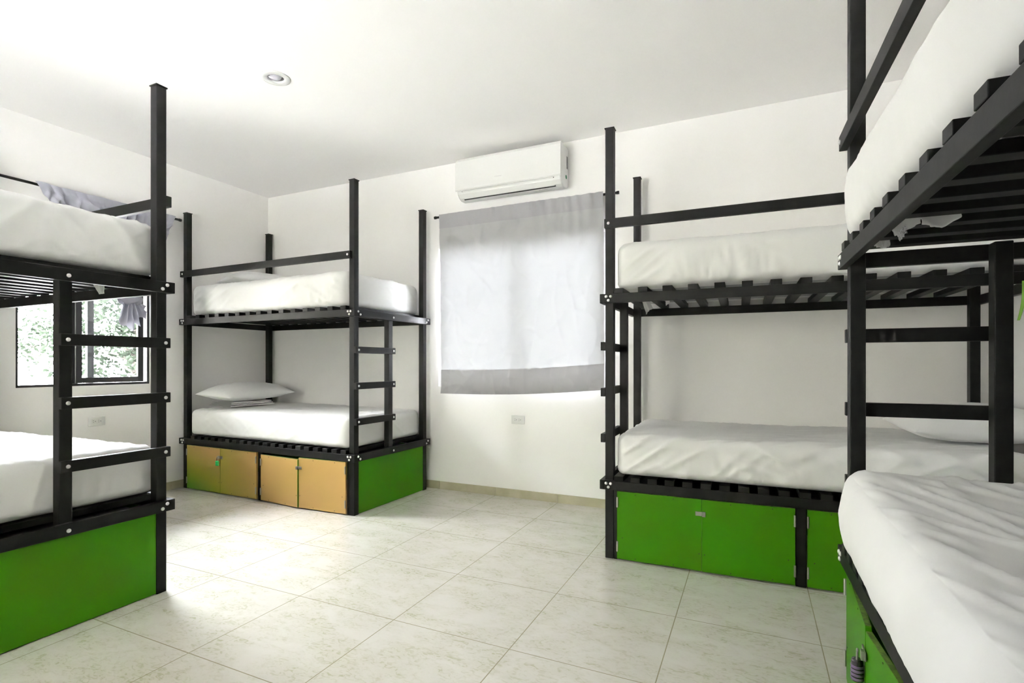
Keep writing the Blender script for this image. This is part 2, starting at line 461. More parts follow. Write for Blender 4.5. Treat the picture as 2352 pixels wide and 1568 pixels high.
def bunk(loc, rz, sg, L, W, label, pitch_u=0.13, doors=None, door_mats=None, ajar=(0, 0, 0, 0), back_bolts=False, guard0=0.0):
    """Local x runs from the foot (ladder end) to the head, local y*sg from the front (guard rail, doors) to the back."""
    root = empty('bunk_bed', loc, rz)
    tag(root, label, 'bunk bed', 'black bunk beds with locker bases')
    def bx(x0, x1, w0, w1, z0, z1): return MB().box(x0, x1, sg * w0, sg * w1, z0, z1)
    fr = '-y' if sg > 0 else '+y'
    # posts with flat caps
    for (px, pw) in ((0, 0), (0, W - S), (L - S, 0), (L - S, W - S)):
        p = bx(px, px + S, pw, pw + S, 0, ZT - 0.006).build('post', M['black'], root, bevel=0.003)
        bx(px - 0.004, px + S + 0.004, pw - 0.004, pw + S + 0.004, ZT - 0.006, ZT).build('post_cap', M['black'], p, bevel=0.0015)
    for z in (ZL, ZU):
        f = bx(0, L, -T, 0, z - HH, z).build('side_rail', M['black'], root, bevel=0.002)
        for px in (S / 2, L - S / 2):
            bolt(f, (px - 0.013, sg * -T, z - 0.016), fr); bolt(f, (px + 0.013, sg * -T, z - 0.016), fr); bolt(f, (px, sg * -T, z - 0.037), fr)
        bx(0, L, W, W + T, z - HH, z).build('side_rail', M['black'], root, bevel=0.002)
        e = bx(-T, 0, -T, W + T, z - HH, z).build('end_rail', M['black'], root, bevel=0.002)
        for pw in (S / 2, W - S / 2):
            k = 0.011 if pw < W / 2 else -0.011
            bolt(e, (-T, sg * (pw - k), z - 0.016), '-x'); bolt(e, (-T, sg * (pw + k), z - 0.036), '-x')
        bolt(e, (-T, sg * 0.418, z - 0.030), '-x')
        bx(L, L + T, -T, W + T, z - HH, z).build('end_rail', M['black'], root, bevel=0.002)
    g = bx(guard0, L + 0.01, -T, 0, ZG - HH, ZG).build('guard_rail', M['black'], root, bevel=0.002)
    bolt(g, (guard0 + 0.024, sg * -T, ZG - 0.026), fr); bolt(g, (L - 0.022, sg * -T, ZG - 0.026), fr)
    # ladder at the foot
    bx(0.001, S, 0.392, 0.440, ZL - HH, ZU - 0.001).build('ladder_post', M['black'], root, bevel=0.003)
    for z in RUNGS:
        r = bx(-T, 0, -0.004, 0.444, z - 0.024, z + 0.024).build('ladder_rung', M['black'], root, bevel=0.002)
        bolt(r, (-T, sg * 0.020, z), '-x'); bolt(r, (-T, sg * 0.420, z), '-x')
    # slats across both decks
    rnd = random.Random(int(L * 1000 + loc[0] * 100))
    for z, pitch in ((ZL, 0.0905), (ZU, pitch_u)):
        n = int((L - 2 * 0.055 - 0.05) / pitch) + 1
        for i in range(n):
            x = 0.056 + i * pitch
            a = rnd.uniform(-0.003, 0.003)
            bx(x, x + 0.051, -T + a, W + T + a, z + 0.0004, z + SLT).build('slat', M['black'], root, bevel=0.002)
    # locker base
    bx(0.004, 0.016, S, W - S, 0.004, ZL - HH).build('end_panel', M['green'], root, bevel=0.001)
    bx(L - 0.016, L - 0.004, S, W - S, 0.004, ZL - HH).build('end_panel', M['green'], root)
    bx(S, L - S, W - 0.016, W - 0.004, 0.004, ZL - HH).build('back_panel', M['green'], root)
    bx(S, L - S, S, W - S, ZL - HH - 0.010, ZL - HH - 0.002).build('locker_top', M['black'], root)
    mid = L / 2
    for (a, b) in ((S + 0.001, 0.068), (mid - 0.024, mid + 0.024), (L - 0.068, L - S - 0.001)):
        bx(a, b, 0.002, 0.040, 0, ZL - HH).build('stile', M['black'], root, bevel=0.002)
    edges = ((0.070, 0.513, 'h0'), (0.516, mid - 0.026, 'h1'), (mid + 0.026, L - 0.516, 'h0'), (L - 0.513, L - 0.070, 'h1'))
    for i, (a, b, h) in enumerate(edges):
        piv = a if h == 'h0' else b
        dw = b - a
        ang = ajar[i]
        s1 = 1 if h == 'h0' else -1
        top = ZL - HH - 0.006 - (0.012 if ajar[i] > 0.05 and i % 2 else 0)
        def db(x0, x1, w0, w1, z0, z1): return MB().box(s1 * x0, s1 * x1, sg * w0, sg * w1, z0, z1)
        dm = (door_mats or [M['green']] * 4)[i]
        d = db(0, dw, -0.014, 0.001, 0.010, top).build('locker_door', dm, root, bevel=0.001, loc=(piv, 0, 0))
        d.rotation_euler.z = -ang * s1 * sg
        db(0.001, dw - 0.001, -0.0138, 0.0008, top, top + 0.0012).build('plywood_edge', M['ply'], d)
        db(dw, dw + 0.0010, -0.0136, 0.0006, 0.012, top - 0.002).build('door_edge', M['green'], d)
        for hz in (0.08, top - 0.06):
            hb = MB().lathe([(0.0045, hz - 0.028), (0.0045, hz + 0.028)], 'z', (s1 * 0.002, sg * -0.018, 0), k=10)
            hb.box(s1 * 0.0005, s1 * 0.0065, sg * -0.0150, sg * -0.0140, hz - 0.028, hz + 0.028)
            hb.build('hinge', M['steel'], d)
        for sx, sz in ((0.10, top - 0.012), (dw * 0.68, top - 0.012), (0.10, 0.022), (dw * 0.68, 0.022), (0.03, 0.13), (dw - 0.012, 0.10)):
            MB().lathe([(0.0028, sg * -0.0150), (0.0028, sg * -0.0138)], 'y', (s1 * sx, 0, sz), k=8).build('screw', M['dark'], d)
        if h == 'h0':
            zz = top - 0.075
            hb = db(dw - 0.030, dw + 0.026, -0.0185, -0.0145, zz - 0.011, zz + 0.011)
            hb.box(s1 * (dw + 0.004), s1 * (dw + 0.020), sg * -0.026, sg * -0.0185, zz - 0.013, zz + 0.013)
            hb.build('hasp', M['steel'], d, bevel=0.001)
    return root


gold1 = gold_reflection_mat('green_door_painted_reflection_fading', (-0.9, -0.22), 2.3)  # gold floor reflection is painted into the colour of these green doors
gold2 = gold_reflection_mat('green_door_painted_reflection_partial', (-0.9, 0.72), 0.55)
gold3 = gold_reflection_mat('green_door_painted_reflection_full', (0.0, 0.86), 0.0)
A = bunk((-2.564, 1.618, 0), math.pi + 0.0048, 1, 1.955, 0.912,
         'black bunk bed at the left edge with ladder in front of the uncovered window')
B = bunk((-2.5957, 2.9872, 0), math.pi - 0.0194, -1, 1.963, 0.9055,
         'black bunk bed in the far corner with green locker doors tinted by a painted gold reflection', pitch_u=0.127,
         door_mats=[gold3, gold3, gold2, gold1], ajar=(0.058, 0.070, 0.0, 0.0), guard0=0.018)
Cb = bunk((-0.7561, 2.958, 0), 0.020, 1, 1.9425, 0.9185,
          'black bunk bed along the back wall right of the curtained window', ajar=(0, 0.012, 0, 0))
D = bunk((0.3054, 2.2357, 0), -math.pi / 2 + 0.0276, 1, 1.955, 0.912,
         'black bunk bed nearest the camera, cut off by the right edge', pitch_u=0.140, ajar=(0.065, 0.066, 0, 0))


# ------------------------------------------------------------------ bedding
def nz(x, y, z): return noise.noise(Vector((x, y, z)))


def ridge(a, b, c):
    """Sharp-crested folds, 0 to 1."""
    return max(0.0, 1 - abs(nz(a, b, c)) * 3.2) ** 1.5


def sheet_mesh(Lm, Wm, Tm, seed, amp=1.0, bulge=0.012, ripple=1.0, top_amp=1.0, under=0.10, diag=1.0, rb=0.035):
    """Rounded mattress under a fitted sheet; origin at the middle of its underside. Open underneath apart from a turned-in hem."""
    nx, ny, nzs = int(Lm / 0.014), int(Wm / 0.014), 16
    rt = 0.055
    hx, hy = Lm / 2, Wm / 2
    key, verts, faces = {}, [], []

    def shape(px, py, pz):
        # px,py in [-hx,hx]... on the sharp box -> rounded, bulged, wrinkled
        r = rt if pz > Tm / 2 else rb
        rv = 0.05
        cx = max(-hx + rv, min(hx - rv, px)); cy = max(-hy + rv, min(hy - rv, py)); cz = max(rb, min(Tm - rt, pz))
        d = Vector((px - cx, py - cy, pz - cz))
        # scale vertical part so that corners round
        q = Vector((d.x / rv, d.y / rv, d.z / (r if d.z else 1)))
        m = max(abs(q.x), abs(q.y), abs(q.z))
        n = q.normalized() if q.length > 1e-9 else Vector((0, 0, 1))
        if m > 1e-9:
            q = n * m if True else q
        p = Vector((cx + q.x * rv, cy + q.y * rv, cz + q.z * r))
        zn = p.z / Tm
        hn = Vector((n.x, n.y, 0)).length
        side = min(1, hn)
        up = max(0, n.z)
        off = bulge * side * math.sin(math.pi * min(1, max(0, zn))) ** 0.8
        along = px if abs(n.y) > abs(n.x) else py
        ec = min(abs(abs(px) - hx), 1) if abs(n.y) > abs(n.x) else min(abs(abs(py) - hy), 1)   # distance to the nearest vertical corner
        sgn = 1 if along > 0 else -1
        low = max(0, 1 - zn * 1.05) ** 0.8
        if side > 0.02:
            # vertical gathers pulled in at the hem, fading upwards
            g = max(0, nz(along * 2.0, zn * 0.6, seed + 2) + 0.55)
            off += side * ripple * 0.020 * low * g * ridge(along * 21 + 0.8 * zn, zn * 0.5, seed)
            # diagonal tension folds running up from the bottom corners
            near = math.exp(-ec / 0.42)
            across = (along * sgn) * 0.62 + p.z * 0.78
            runs = (along * sgn) * 0.78 - p.z * 0.62
            off += side * diag * 0.014 * near * ridge(across * 13, runs * 2.2, seed + 9)
            off += side * diag * 0.009 * ridge(along * 4.5 - p.z * 9 * sgn, along * 1.5 + p.z * 2, seed + 5) * max(0, nz(along * 2.5, p.z * 3, seed + 6) + 0.3)
            off += side * 0.004 * nz(along * 6, p.z * 8, seed + 13)
        if up > 0.02:
            # loose wrinkles over the top, combed at a slant along the bed
            q1 = py * 0.9 - px * 0.43; q2 = px * 0.9 + py * 0.43
            off += up * top_amp * 0.012 * ridge(q1 * 8, q2 * 1.6, seed + 20) * max(0, nz(px * 1.6, py * 1.6, seed + 24) + 0.35)
            off += up * top_amp * 0.006 * ridge(q1 * 17 + 1.5 * q2, q2 * 3, seed + 31)
            off += up * 0.006 * nz(px * 1.5, py * 1.7, seed + 40)
        if side > 0.02:
            k = min(1, ec / 0.11); k = k * k * (3 - 2 * k)
            if abs(n.x) > abs(n.y): k *= 0.35                    # the ends press against the posts
            off = off * (1 - side * (1 - k)) if off > 0 else off
        off *= 1 - max(0, -n.z)
        p = p + n * off * amp
        return p

    def vid(px, py, pz):
        k = (round(px, 5), round(py, 5), round(pz, 5))
        if k not in key:
            key[k] = len(verts); verts.append(tuple(shape(px, py, pz)))
        return key[k]

    # denser rows near the edges
    def sp(n, h, r=0.05):
        m = 5
        e = [h - r + r * math.sin(math.pi / 2 * i / m) for i in range(1, m + 1)]
        c = np.linspace(-(h - r), h - r, n)
        return [-q for q in reversed(e)] + list(c) + e
    X, Y = sp(nx, hx), sp(ny, hy)
    Z = [rb * (1 - math.cos(math.pi / 2 * i / 4)) for i in range(4)] + list(np.linspace(rb, Tm - rt, nzs)) + [Tm - rt + rt * math.sin(math.pi / 2 * i / 5) for i in range(1, 6)]
    for i in range(len(X) - 1):
        for j in range(len(Y) - 1):
            faces.append((vid(X[i], Y[j], Tm), vid(X[i + 1], Y[j], Tm), vid(X[i + 1], Y[j + 1], Tm), vid(X[i], Y[j + 1], Tm)))
            if min(abs(abs(X[i]) - hx), abs(abs(Y[j]) - hy), abs(abs(X[i + 1]) - hx), abs(abs(Y[j + 1]) - hy)) < under:
                faces.append((vid(X[i], Y[j + 1], 0), vid(X[i + 1], Y[j + 1], 0), vid(X[i + 1], Y[j], 0), vid(X[i], Y[j], 0)))
    for k in range(len(Z) - 1):
        for i in range(len(X) - 1):
            faces.append((vid(X[i], -hy, Z[k]), vid(X[i + 1], -hy, Z[k]), vid(X[i + 1], -hy, Z[k + 1]), vid(X[i], -hy, Z[k + 1])))
            faces.append((vid(X[i + 1], hy, Z[k]), vid(X[i], hy, Z[k]), vid(X[i], hy, Z[k + 1]), vid(X[i + 1], hy, Z[k + 1])))
        for j in range(len(Y) - 1):
            faces.append((vid(hx, Y[j], Z[k]), vid(hx, Y[j + 1], Z[k]), vid(hx, Y[j + 1], Z[k + 1]), vid(hx, Y[j], Z[k + 1])))
            faces.append((vid(-hx, Y[j + 1], Z[k]), vid(-hx, Y[j], Z[k]), vid(-hx, Y[j], Z[k + 1]), vid(-hx, Y[j + 1], Z[k + 1])))
    b = MB(); b.v, b.f = verts, faces
    return b


def bed_point(bed, sg, l, w, z):
    c, s = math.cos(bed.rotation_euler.z), math.sin(bed.rotation_euler.z)
    x, y = l, sg * w
    return (bed.location.x + c * x - s * y, bed.location.y + s * x + c * y, z)


def mattress(bed, sg, L, W, upper, label, seed, l0=0.063, l1=0.080, w0=0.004, w1=0.004, Tm=None, twist=0.0, **kw):
    base = (ZU if upper else ZL) + SLT + 0.001
    Tm = Tm or (0.256 if upper else 0.226)
    Lm, Wm = L - l0 - l1, W - w0 - w1
    root = empty('mattress', bed_point(bed, sg, l0 + Lm / 2, w0 + Wm / 2, base), bed.rotation_euler.z + twist)
    tag(root, label, 'mattress', 'sheeted mattresses on the bunks')
    # blocky core shows grey between the slats from below
    MB().box(-Lm / 2 + 0.04, Lm / 2 - 0.04, -Wm / 2 + 0.04, Wm / 2 - 0.04, 0.002, Tm - 0.05).build('mattress_core', M['core'], root, bevel=0.02)
    sheet_mesh(Lm, Wm, Tm, seed, **kw).build('fitted_sheet', M['sheet'], root, smooth=True, fixn=True)
    return root


mAu = mattress(A, 1, 1.955, 0.912, True, 'white sheeted mattress on the top deck of the left-edge bunk', 1.3, ripple=0.7, diag=2.5)
mAl = mattress(A, 1, 1.955, 0.912, False, 'white sheeted mattress on the bottom deck of the left-edge bunk', 2.7, ripple=1.2, diag=1.2)
mBu = mattress(B, -1, 1.963, 0.9055, True, 'white sheeted mattress on the top deck of the far corner bunk', 3.9, l0=0.075, l1=0.105, ripple=0.5, diag=1.0)
mBl = mattress(B, -1, 1.963, 0.9055, False, 'white sheeted mattress on the bottom deck above the doors with the painted gold reflection', 4.4, ripple=0.3, diag=0.7)
mCu = mattress(Cb, 1, 1.9425, 0.9185, True, 'white sheeted mattress on the top deck of the bunk right of the curtain', 5.8, ripple=1.6, diag=1.0)
mCl = mattress(Cb, 1, 1.9425, 0.9185, False, 'white sheeted mattress on the bottom deck of the bunk right of the curtain', 6.1, ripple=0.8, diag=2.2)
mDu = mattress(D, 1, 1.955, 0.912, True, 'white sheeted mattress overhead on the top deck of the nearest bunk', 7.5, ripple=0.2, diag=0.3, w0=-0.012, bulge=0.022)
mDl = mattress(D, 1, 1.955, 0.912, False, 'white sheeted mattress on the bottom deck of the nearest bunk', 8.2, l0=0.085, ripple=0.1, diag=0.2, w0=-0.046, w1=0.046, top_amp=1.5, bulge=0.030, Tm=0.262, twist=-0.030, rb=0.014)


def loose_cloth(parent, name, m, pts, seed):
    """Small crumpled piece of cloth: a fan between an upper edge and lower tips (local coordinates)."""
    top, low = pts
    def fn(u, v):
        def at(a, t):
            t = t * (len(a) - 1); i = min(int(t), len(a) - 2); f = t - i
            return Vector(a[i]).lerp(Vector(a[i + 1]), f)
        p = at(top, u).lerp(at(low, u), v)
        k = 0.006 * v
        return p + Vector((k * nz(u * 7, v * 3, seed), k * nz(u * 7, v * 3, seed + 4), k * 0.5 * nz(u * 5, v * 5, seed + 7)))
    return MB().grid(fn, 14, 8).build(name, m, parent, smooth=True, solid=0.0015)


# sheet corners and labels poking down between the slats of the top decks
def local(root, p):
    return root.matrix_basis.inverted() @ Vector(p)


def poke(root, world_top, world_low, seed, m='sheet', name='loose_sheet_corner'):
    mb = Matrix.Translation(root.location) @ Matrix.Rotation(root.rotation_euler.z, 4, 'Z')
    inv = mb.inverted()
    return loose_cloth(root, name, M[m], ([inv @ Vector(p) for p in world_top], [inv @ Vector(p) for p in world_low]), seed)


poke(mCu, [(-0.645, 3.43, 1.522), (-0.625, 3.43, 1.522), (-0.606, 3.44, 1.522)], [(-0.614, 3.44, 1.412), (-0.594, 3.445, 1.440), (-0.572, 3.45, 1.450)], 1)
poke(mCu, [(-0.500, 3.45, 1.522), (-0.475, 3.45, 1.522)], [(-0.495, 3.455, 1.463), (-0.472, 3.46, 1.485)], 2)
poke(mDu, [(0.350, 1.83, 1.500), (0.378, 1.83, 1.521), (0.422, 1.83, 1.521)], [(0.363, 1.825, 1.460), (0.382, 1.83, 1.467), (0.397, 1.835, 1.479), (0.423, 1.83, 1.490)], 3)
poke(mDu, [(0.411, 1.79, 1.521), (0.446, 1.79, 1.521), (0.501, 1.79, 1.521)], [(0.415, 1.785, 1.480), (0.435, 1.78, 1.468), (0.460, 1.785, 1.464), (0.501, 1.79, 1.488)], 7)
poke(mDu, [(0.359, 2.052, 1.521), (0.400, 2.052, 1.521)], [(0.353, 2.050, 1.477), (0.375, 2.048, 1.466), (0.393, 2.050, 1.472)], 5)
tg = poke(mDu, [(0.365, 1.815, 1.463), (0.388, 1.815, 1.489)], [(0.373, 1.812, 1.442), (0.389, 1.812, 1.468)], 4, 'tag', 'care_tag')
tg['label'] = 'printed white care tag'
poke(mAu, [(-2.965, 1.490, 1.522), (-2.950, 1.548, 1.522)], [(-2.955, 1.528, 1.446), (-2.950, 1.549, 1.452)], 6, 'sheet', 'care_tag')


def pillow_mesh(a, b, h, seed):
    def surf(sgn):
        def fn(u, v):
            U, V = 2 * u - 1, 2 * v - 1
            U = math.copysign(1 - (1 - abs(U)) ** 1.35, U); V = math.copysign(1 - (1 - abs(V)) ** 1.35, V)
            px = a * U * (1 - 0.09 * (1 - V * V) * 0 - 0.07 * (1 - abs(V) ** 2.5) * abs(U) ** 4)
            py = b * V * (1 - 0.10 * (1 - abs(U) ** 2.5) * abs(V) ** 4)
            e = (1 - abs(U) ** 2.6) * (1 - abs(V) ** 2.6)
            t = h * max(0, e) ** 0.55
            edge = min(1 - abs(U), 1 - abs(V))
            t += (0.006 * nz(U * 3, V * 3, seed) + 0.004 * nz(U * 9 + V * 3, V * 4, seed + 2) * math.exp(-edge * 3)) * min(1, edge * 6)
            return (px, py, sgn * t * (1.0 if sgn > 0 else 0.55))
        return fn
    m = MB(); m.grid(surf(1), 44, 32)
    n = len(m.v); m.grid(surf(-1), 44, 32)
    m.f = m.f[:44 * 32] + [tuple(reversed(q)) for q in m.f[44 * 32:]]
    # weld the rim
    w = 45; rim = {}
    for j in range(33):
        for i in range(45):
            if i in (0, 44) or j in (0, 32): rim[n + j * w + i] = j * w + i
    m.f = [tuple(rim.get(q, q) for q in f) for f in m.f]
    return m


def pillow(loc, rz, a, b, h, label, seed, tilt=(0, 0)):
    o = pillow_mesh(a, b, h, seed).build('pillow', M['sheet'], smooth=True)
    o.location = loc; o.rotation_euler = (tilt[0], tilt[1], rz)
    tag(o, label, 'pillow', 'white pillows on the bunks')
    return o


ZM = ZL + SLT + 0.226
pillow((-4.240, 3.42, ZM + 0.128), R(88), 0.345, 0.240, 0.100, 'plump white pillow on folded linen, bottom deck of the far corner bunk', 1.1, tilt=(R(3), R(-2)))
pillow((-4.08, 3.46, ZU + SLT + 0.256 + 0.062), R(70), 0.33, 0.22, 0.085, 'white pillow on the top deck of the far corner bunk', 2.2)
pillow((0.995, 3.43, ZM + 0.080), R(6), 0.31, 0.235, 0.120, 'white pillow on the bottom deck behind the nearest ladder', 3.3, tilt=(R(2), 0))


# folded linen under the far corner pillow
def folded(loc, rz):
    root = empty('folded_linen', loc, rz)
    tag(root, 'flat folded white linen under the plump pillow in the far corner', 'linen')
    for k in range(3):
        def fn(u, v, k=k):
            t = 2 * math.pi * v
            c, s = math.cos(t), math.sin(t)
            y = 0.155 * (abs(c) ** 0.25) * (1 if c > 0 else -1) * (1 - 0.05 * k)
            z = 0.006 * (abs(s) ** 0.5) * (1 if s > 0 else -1) + 0.0145 * k + 0.007
            X = (u - 0.5) * (0.44 - 0.02 * k)
            return (X, y + 0.004 * nz(X * 8, k, 1), z + 0.003 * nz(X * 7, y * 9, k + 2))
        MB().grid(fn, 24, 40).build('fold', M['sheet'], root, smooth=True)
    return root


folded((-4.235, 3.37, ZM + 0.020), R(86))

# ------------------------------------------------------------------ padlocks
def padlock(loc, rz, body, label, combo):
    root = empty('padlock', loc, rz)
    tag(root, label, 'padlock')
    rb = 0.013
    if combo:
        MB().lathe([(0.008, -0.062), (0.0135, -0.060), (0.0145, -0.054), (0.0145, -0.006), (0.0125, 0), (0.008, 0.001)], 'z', (0, 0, 0), 20).build('lock_body', body, root, smooth=True)
        for k in range(4):
            MB().lathe([(0.0150, -0.016 - 0.011 * k - 0.0075), (0.0162, -0.016 - 0.011 * k - 0.006), (0.0162, -0.016 - 0.011 * k - 0.0015), (0.0150, -0.016 - 0.011 * k)], 'z', (0, 0, 0), 20).build('dial', M['dial'], root)
    else:
        MB().box(-0.016, 0.016, -0.008, 0.008, -0.048, -0.006).build('lock_body', body, root, bevel=0.005)
    pts = [(-0.0085, 0, -0.006)] + [(-0.0085 * math.cos(t), 0, 0.018 + 0.0085 * math.sin(t)) for t in [math.pi * i / 10 for i in range(11)]] + [(0.0085, 0, -0.006)]
    MB().tube(pts, 0.0028, 8).build('shackle', M['steel'], root, smooth=True)
    return root


ztop = ZL - HH - 0.006
lb = bed_point(B, -1, 1.963 - 0.516 + 0.012, -0.034, ztop - 0.075 - 0.020)
padlock(lb, R(0), M['lock_green'], 'small green padlock on the locker doors with the painted gold reflection', False)
# nearest bunk: first door swings by its ajar angle, the lock hangs from its hasp
pl = bed_point(D, 1, 0.495, -0.0305 - 0.425 * math.sin(0.065), ztop - 0.075 - 0.026)
padlock(pl, R(80), M['lock_black'], 'black combination padlock on the ajar locker door of the nearest bunk', True)

# ------------------------------------------------------------------ curtains and rods
def rod(name, p0, p1, label, brackets, wall_dir):
    root = empty(name, p0)
    d = Vector(p1) - Vector(p0)
    tag(root, label, 'curtain rod')
    MB().tube([(0, 0, 0), tuple(d)], 0.0095, 14).build('rod', M['black'], root, smooth=False)
    for e, s in ((Vector((0, 0, 0)), -1), (d, 1)):
        u = d.normalized() * s
        MB().tube([tuple(e - u * 0.012), tuple(e + u * 0.006)], 0.0125, 14).build('end_cap', M['black'], root)
    for f in brackets:
        p = d * f
        MB().tube([tuple(p), tuple(p + Vector(wall_dir))], 0.005, 10).build('bracket', M['alu_light'], root)
    return root


rod('curtain_rod', (-2.502, WY - 0.052, 2.368), (-0.902, WY - 0.052, 2.368), 'thin black curtain rod above the covered window on the back wall', (0.02, 0.97), (0, 0.051, 0))
rod('curtain_rod', (WX + 0.06, 1.60, 2.356), (WX + 0.06, 2.985, 2.356), 'thin black curtain rod over the uncovered window on the left wall', (0.06, 0.97), (-0.059, 0, 0))

# back curtain: one grey panel, pocket on the rod, deep hem at the bottom
def curtain_fn(u, v):
    xt = -2.448 + u * 1.437
    xb = -2.432 + u * 1.428
    x = xt + (xb - xt) * v
    zb = 0.842 + 0.060 * u + 0.020 * math.sin(math.pi * u) * -1
    z = 2.384 + (zb - 2.384) * v
    g = math.exp(-v * 5)
    y = 0.008 * math.sin(u * 92 + 2 * nz(u * 6, 0, 1)) * g * (0.35 + 0.9 * u)              # gathers at the rod
    y += 0.020 * nz(u * 3.2, v * 1.2, 5) + 0.010 * nz(u * 9 + v * 3, v * 2.0, 8)
    y += 0.014 * v * math.sin(u * 21 + 1.5 * nz(u * 3, v, 2)) * (0.2 + 0.8 * u * u)        # vertical folds towards the right
    f1 = nz(u * 5 + v * 7, v * 5 - u * 3, 11); f2 = nz(u * 12 - v * 6, v * 9 + u * 4, 17)
    y -= 0.008 * ridge(u * 4 + v * 5, v * 3 - u * 2, 11) + 0.008 * ridge(u * 7 - v * 5, v * 6 + u * 3, 17) + 0.008 * ridge(u * 11 + v * 2, v * 4, 23)
    y += 0.004                                # creases
    if v < 0.035:
        y += -0.012 * math.cos(v / 0.035 * math.pi / 2)                                    # pocket wraps the rod
    k = min(1, v / 0.10); k = k * k * (3 - 2 * k)
    top = WY - 0.0665 - (0.002 + 0.009 * u * u) * abs(math.sin(u * 60 + 5 * nz(u * 5, 0, 1))) - 0.006 * ridge(u * 14, v * 4, 3)
    return (x, top * (1 - k) + k * min(WY - 0.022, WY - 0.050 + y * 0.8 - 0.010), z)


root = empty('curtain', (0, 0, 0))
tag(root, 'grey cloth curtain panel covering the back wall window', 'curtain')
VH = 0.871
MB().grid(lambda u, v: curtain_fn(u, v * VH), 220, 160).build('curtain_panel', M['curtain'], root, smooth=True)
MB().grid(lambda u, v: tuple(Vector(curtain_fn(u, VH - 0.004 + v * (1 - VH + 0.004))) + Vector((0, -0.004 - 0.004 * abs(nz(u * 14, v * 3, 4)), 0))), 220, 34).build('hem', M['hem'], root, smooth=True)
MB().grid(lambda u, v: tuple(Vector(curtain_fn(u, v * 0.078)) + Vector((0, -0.0035, 0))), 200, 14).build('rod_pocket', M['hem'], root, smooth=True)

# left curtain: slid to one side, gathered into a knot that hangs before the glass
KY, KZ = 2.555, 1.625
root = empty('curtain', (WX + 0.055, KY, KZ))
tag(root, 'grey curtain knotted up in front of the left wall window', 'curtain')


def left_fn(u, v):
    yr = 1.940 + u * 0.992 - KY
    e = v ** 1.0
    yk = (u - 0.5) * 0.13
    y = yr + (yk - yr) * e
    z = (2.374 - KZ) * (1 - v) + 0.02 * v
    sag = 0.03 * math.sin(math.pi * v) * (1 - abs(2 * u - 1))
    x = 0.012 + 0.012 * math.sin(u * 70 + 3 * nz(u * 4, v * 2, 2)) * (0.4 + 0.6 * v) + 0.020 * nz(u * 8, v * 3, 6) + 0.030 * ridge(u * 9 + v * 5, v * 4, 3)
    x += 0.05 * v * math.sin(u * 19) * (1 - v)
    k = min(1, max(0, v - 0.045) / 0.05)
    x = (0.0205 + 0.006 * abs(math.sin(u * 40 + 3 * nz(u * 5, 0, 2)))) * (1 - k) + k * x
    return (x, y, z - sag + 0.006 * nz(u * 11, 1, 4) * (1 - v))


MB().grid(left_fn, 160, 60).build('curtain_panel', M['curtain2'], root, smooth=True)


def knot_fn(u, v):
    t, p = 2 * math.pi * u, 2 * math.pi * v
    r = 0.030 + 0.010 * nz(math.cos(t) * 2, math.sin(t) * 2, 3)
    q = 0.050 + r * math.cos(p)
    return (0.030 + 0.55 * q * math.sin(t), 1.15 * q * math.cos(t), -0.015 + 0.030 * math.sin(p) + 0.012 * math.sin(t * 3 + p))


MB().grid(knot_fn, 40, 16).build('knot', M['curtain2'], root, smooth=True)


def tail_fn(u, v):
    fl = 0.35 + 0.65 * v ** 0.8
    y = (u - 0.40) * 0.235 * fl
    zl = -0.235 + 0.10 * abs(u - 0.42) * 1.6 + 0.030 * math.sin(u * 26) + (0.07 if u > 0.85 else 0)
    z = -0.02 + (zl + 0.02) * v
    x = 0.030 + (0.030 * v + 0.008) * math.sin(u * 30 + 0.8 * v) + 0.012 * nz(u * 6, v * 3, 9)
    return (x, y, z)


MB().grid(tail_fn, 90, 26).build('tail', M['curtain2'], root, smooth=True)

# ------------------------------------------------------------------ air conditioner
ac = empty('air_conditioner', (-1.755, WY, 2.46))
tag(ac, 'white split air conditioner high on the back wall above the curtain', 'air conditioner')
AX = 0.455
def profile_body(pts, x0, x1, name, m, bevel=0.006):
    b = MB()
    b.rings([[(x0, y, z) for y, z in pts], [(x1, y, z) for y, z in pts]])
    return b.build(name, m, ac, bevel=bevel, fixn=True)


housing = [(-0.001, 0.312), (-0.150, 0.318), (-0.184, 0.305), (-0.186, 0.060), (-0.176, 0.030), (-0.150, 0.004), (-0.118, -0.010), (-0.060, -0.008), (-0.001, 0.016)]
profile_body(housing, -AX + 0.004, AX - 0.004, 'housing', M['plastic'], 0.010)
panel = [(-0.178, 0.318), (-0.190, 0.312), (-0.203, 0.290), (-0.206, 0.060), (-0.200, 0.050), (-0.186, 0.056), (-0.184, 0.312)]
profile_body(panel, -AX, AX, 'front_panel', M['plastic'], 0.004)
# air flap: slanted blade in a dark slot
def slant(x0, x1, a, b, th, name, m, off):
    d = (Vector((0, b[0], b[1])) - Vector((0, a[0], a[1]))); n = Vector((0, d.z, -d.y)).normalized()
    if n.y > 0: n = -n
    q = [Vector((0, *a)) + n * off, Vector((0, *b)) + n * off]
    bb = MB()
    bb.rings([[(x, q[0].y, q[0].z), (x, q[1].y, q[1].z), (x, q[1].y + n.y * th, q[1].z + n.z * th), (x, q[0].y + n.y * th, q[0].z + n.z * th)] for x in (x0, x1)])
    return bb.build(name, m, ac, bevel=0.001, fixn=True)


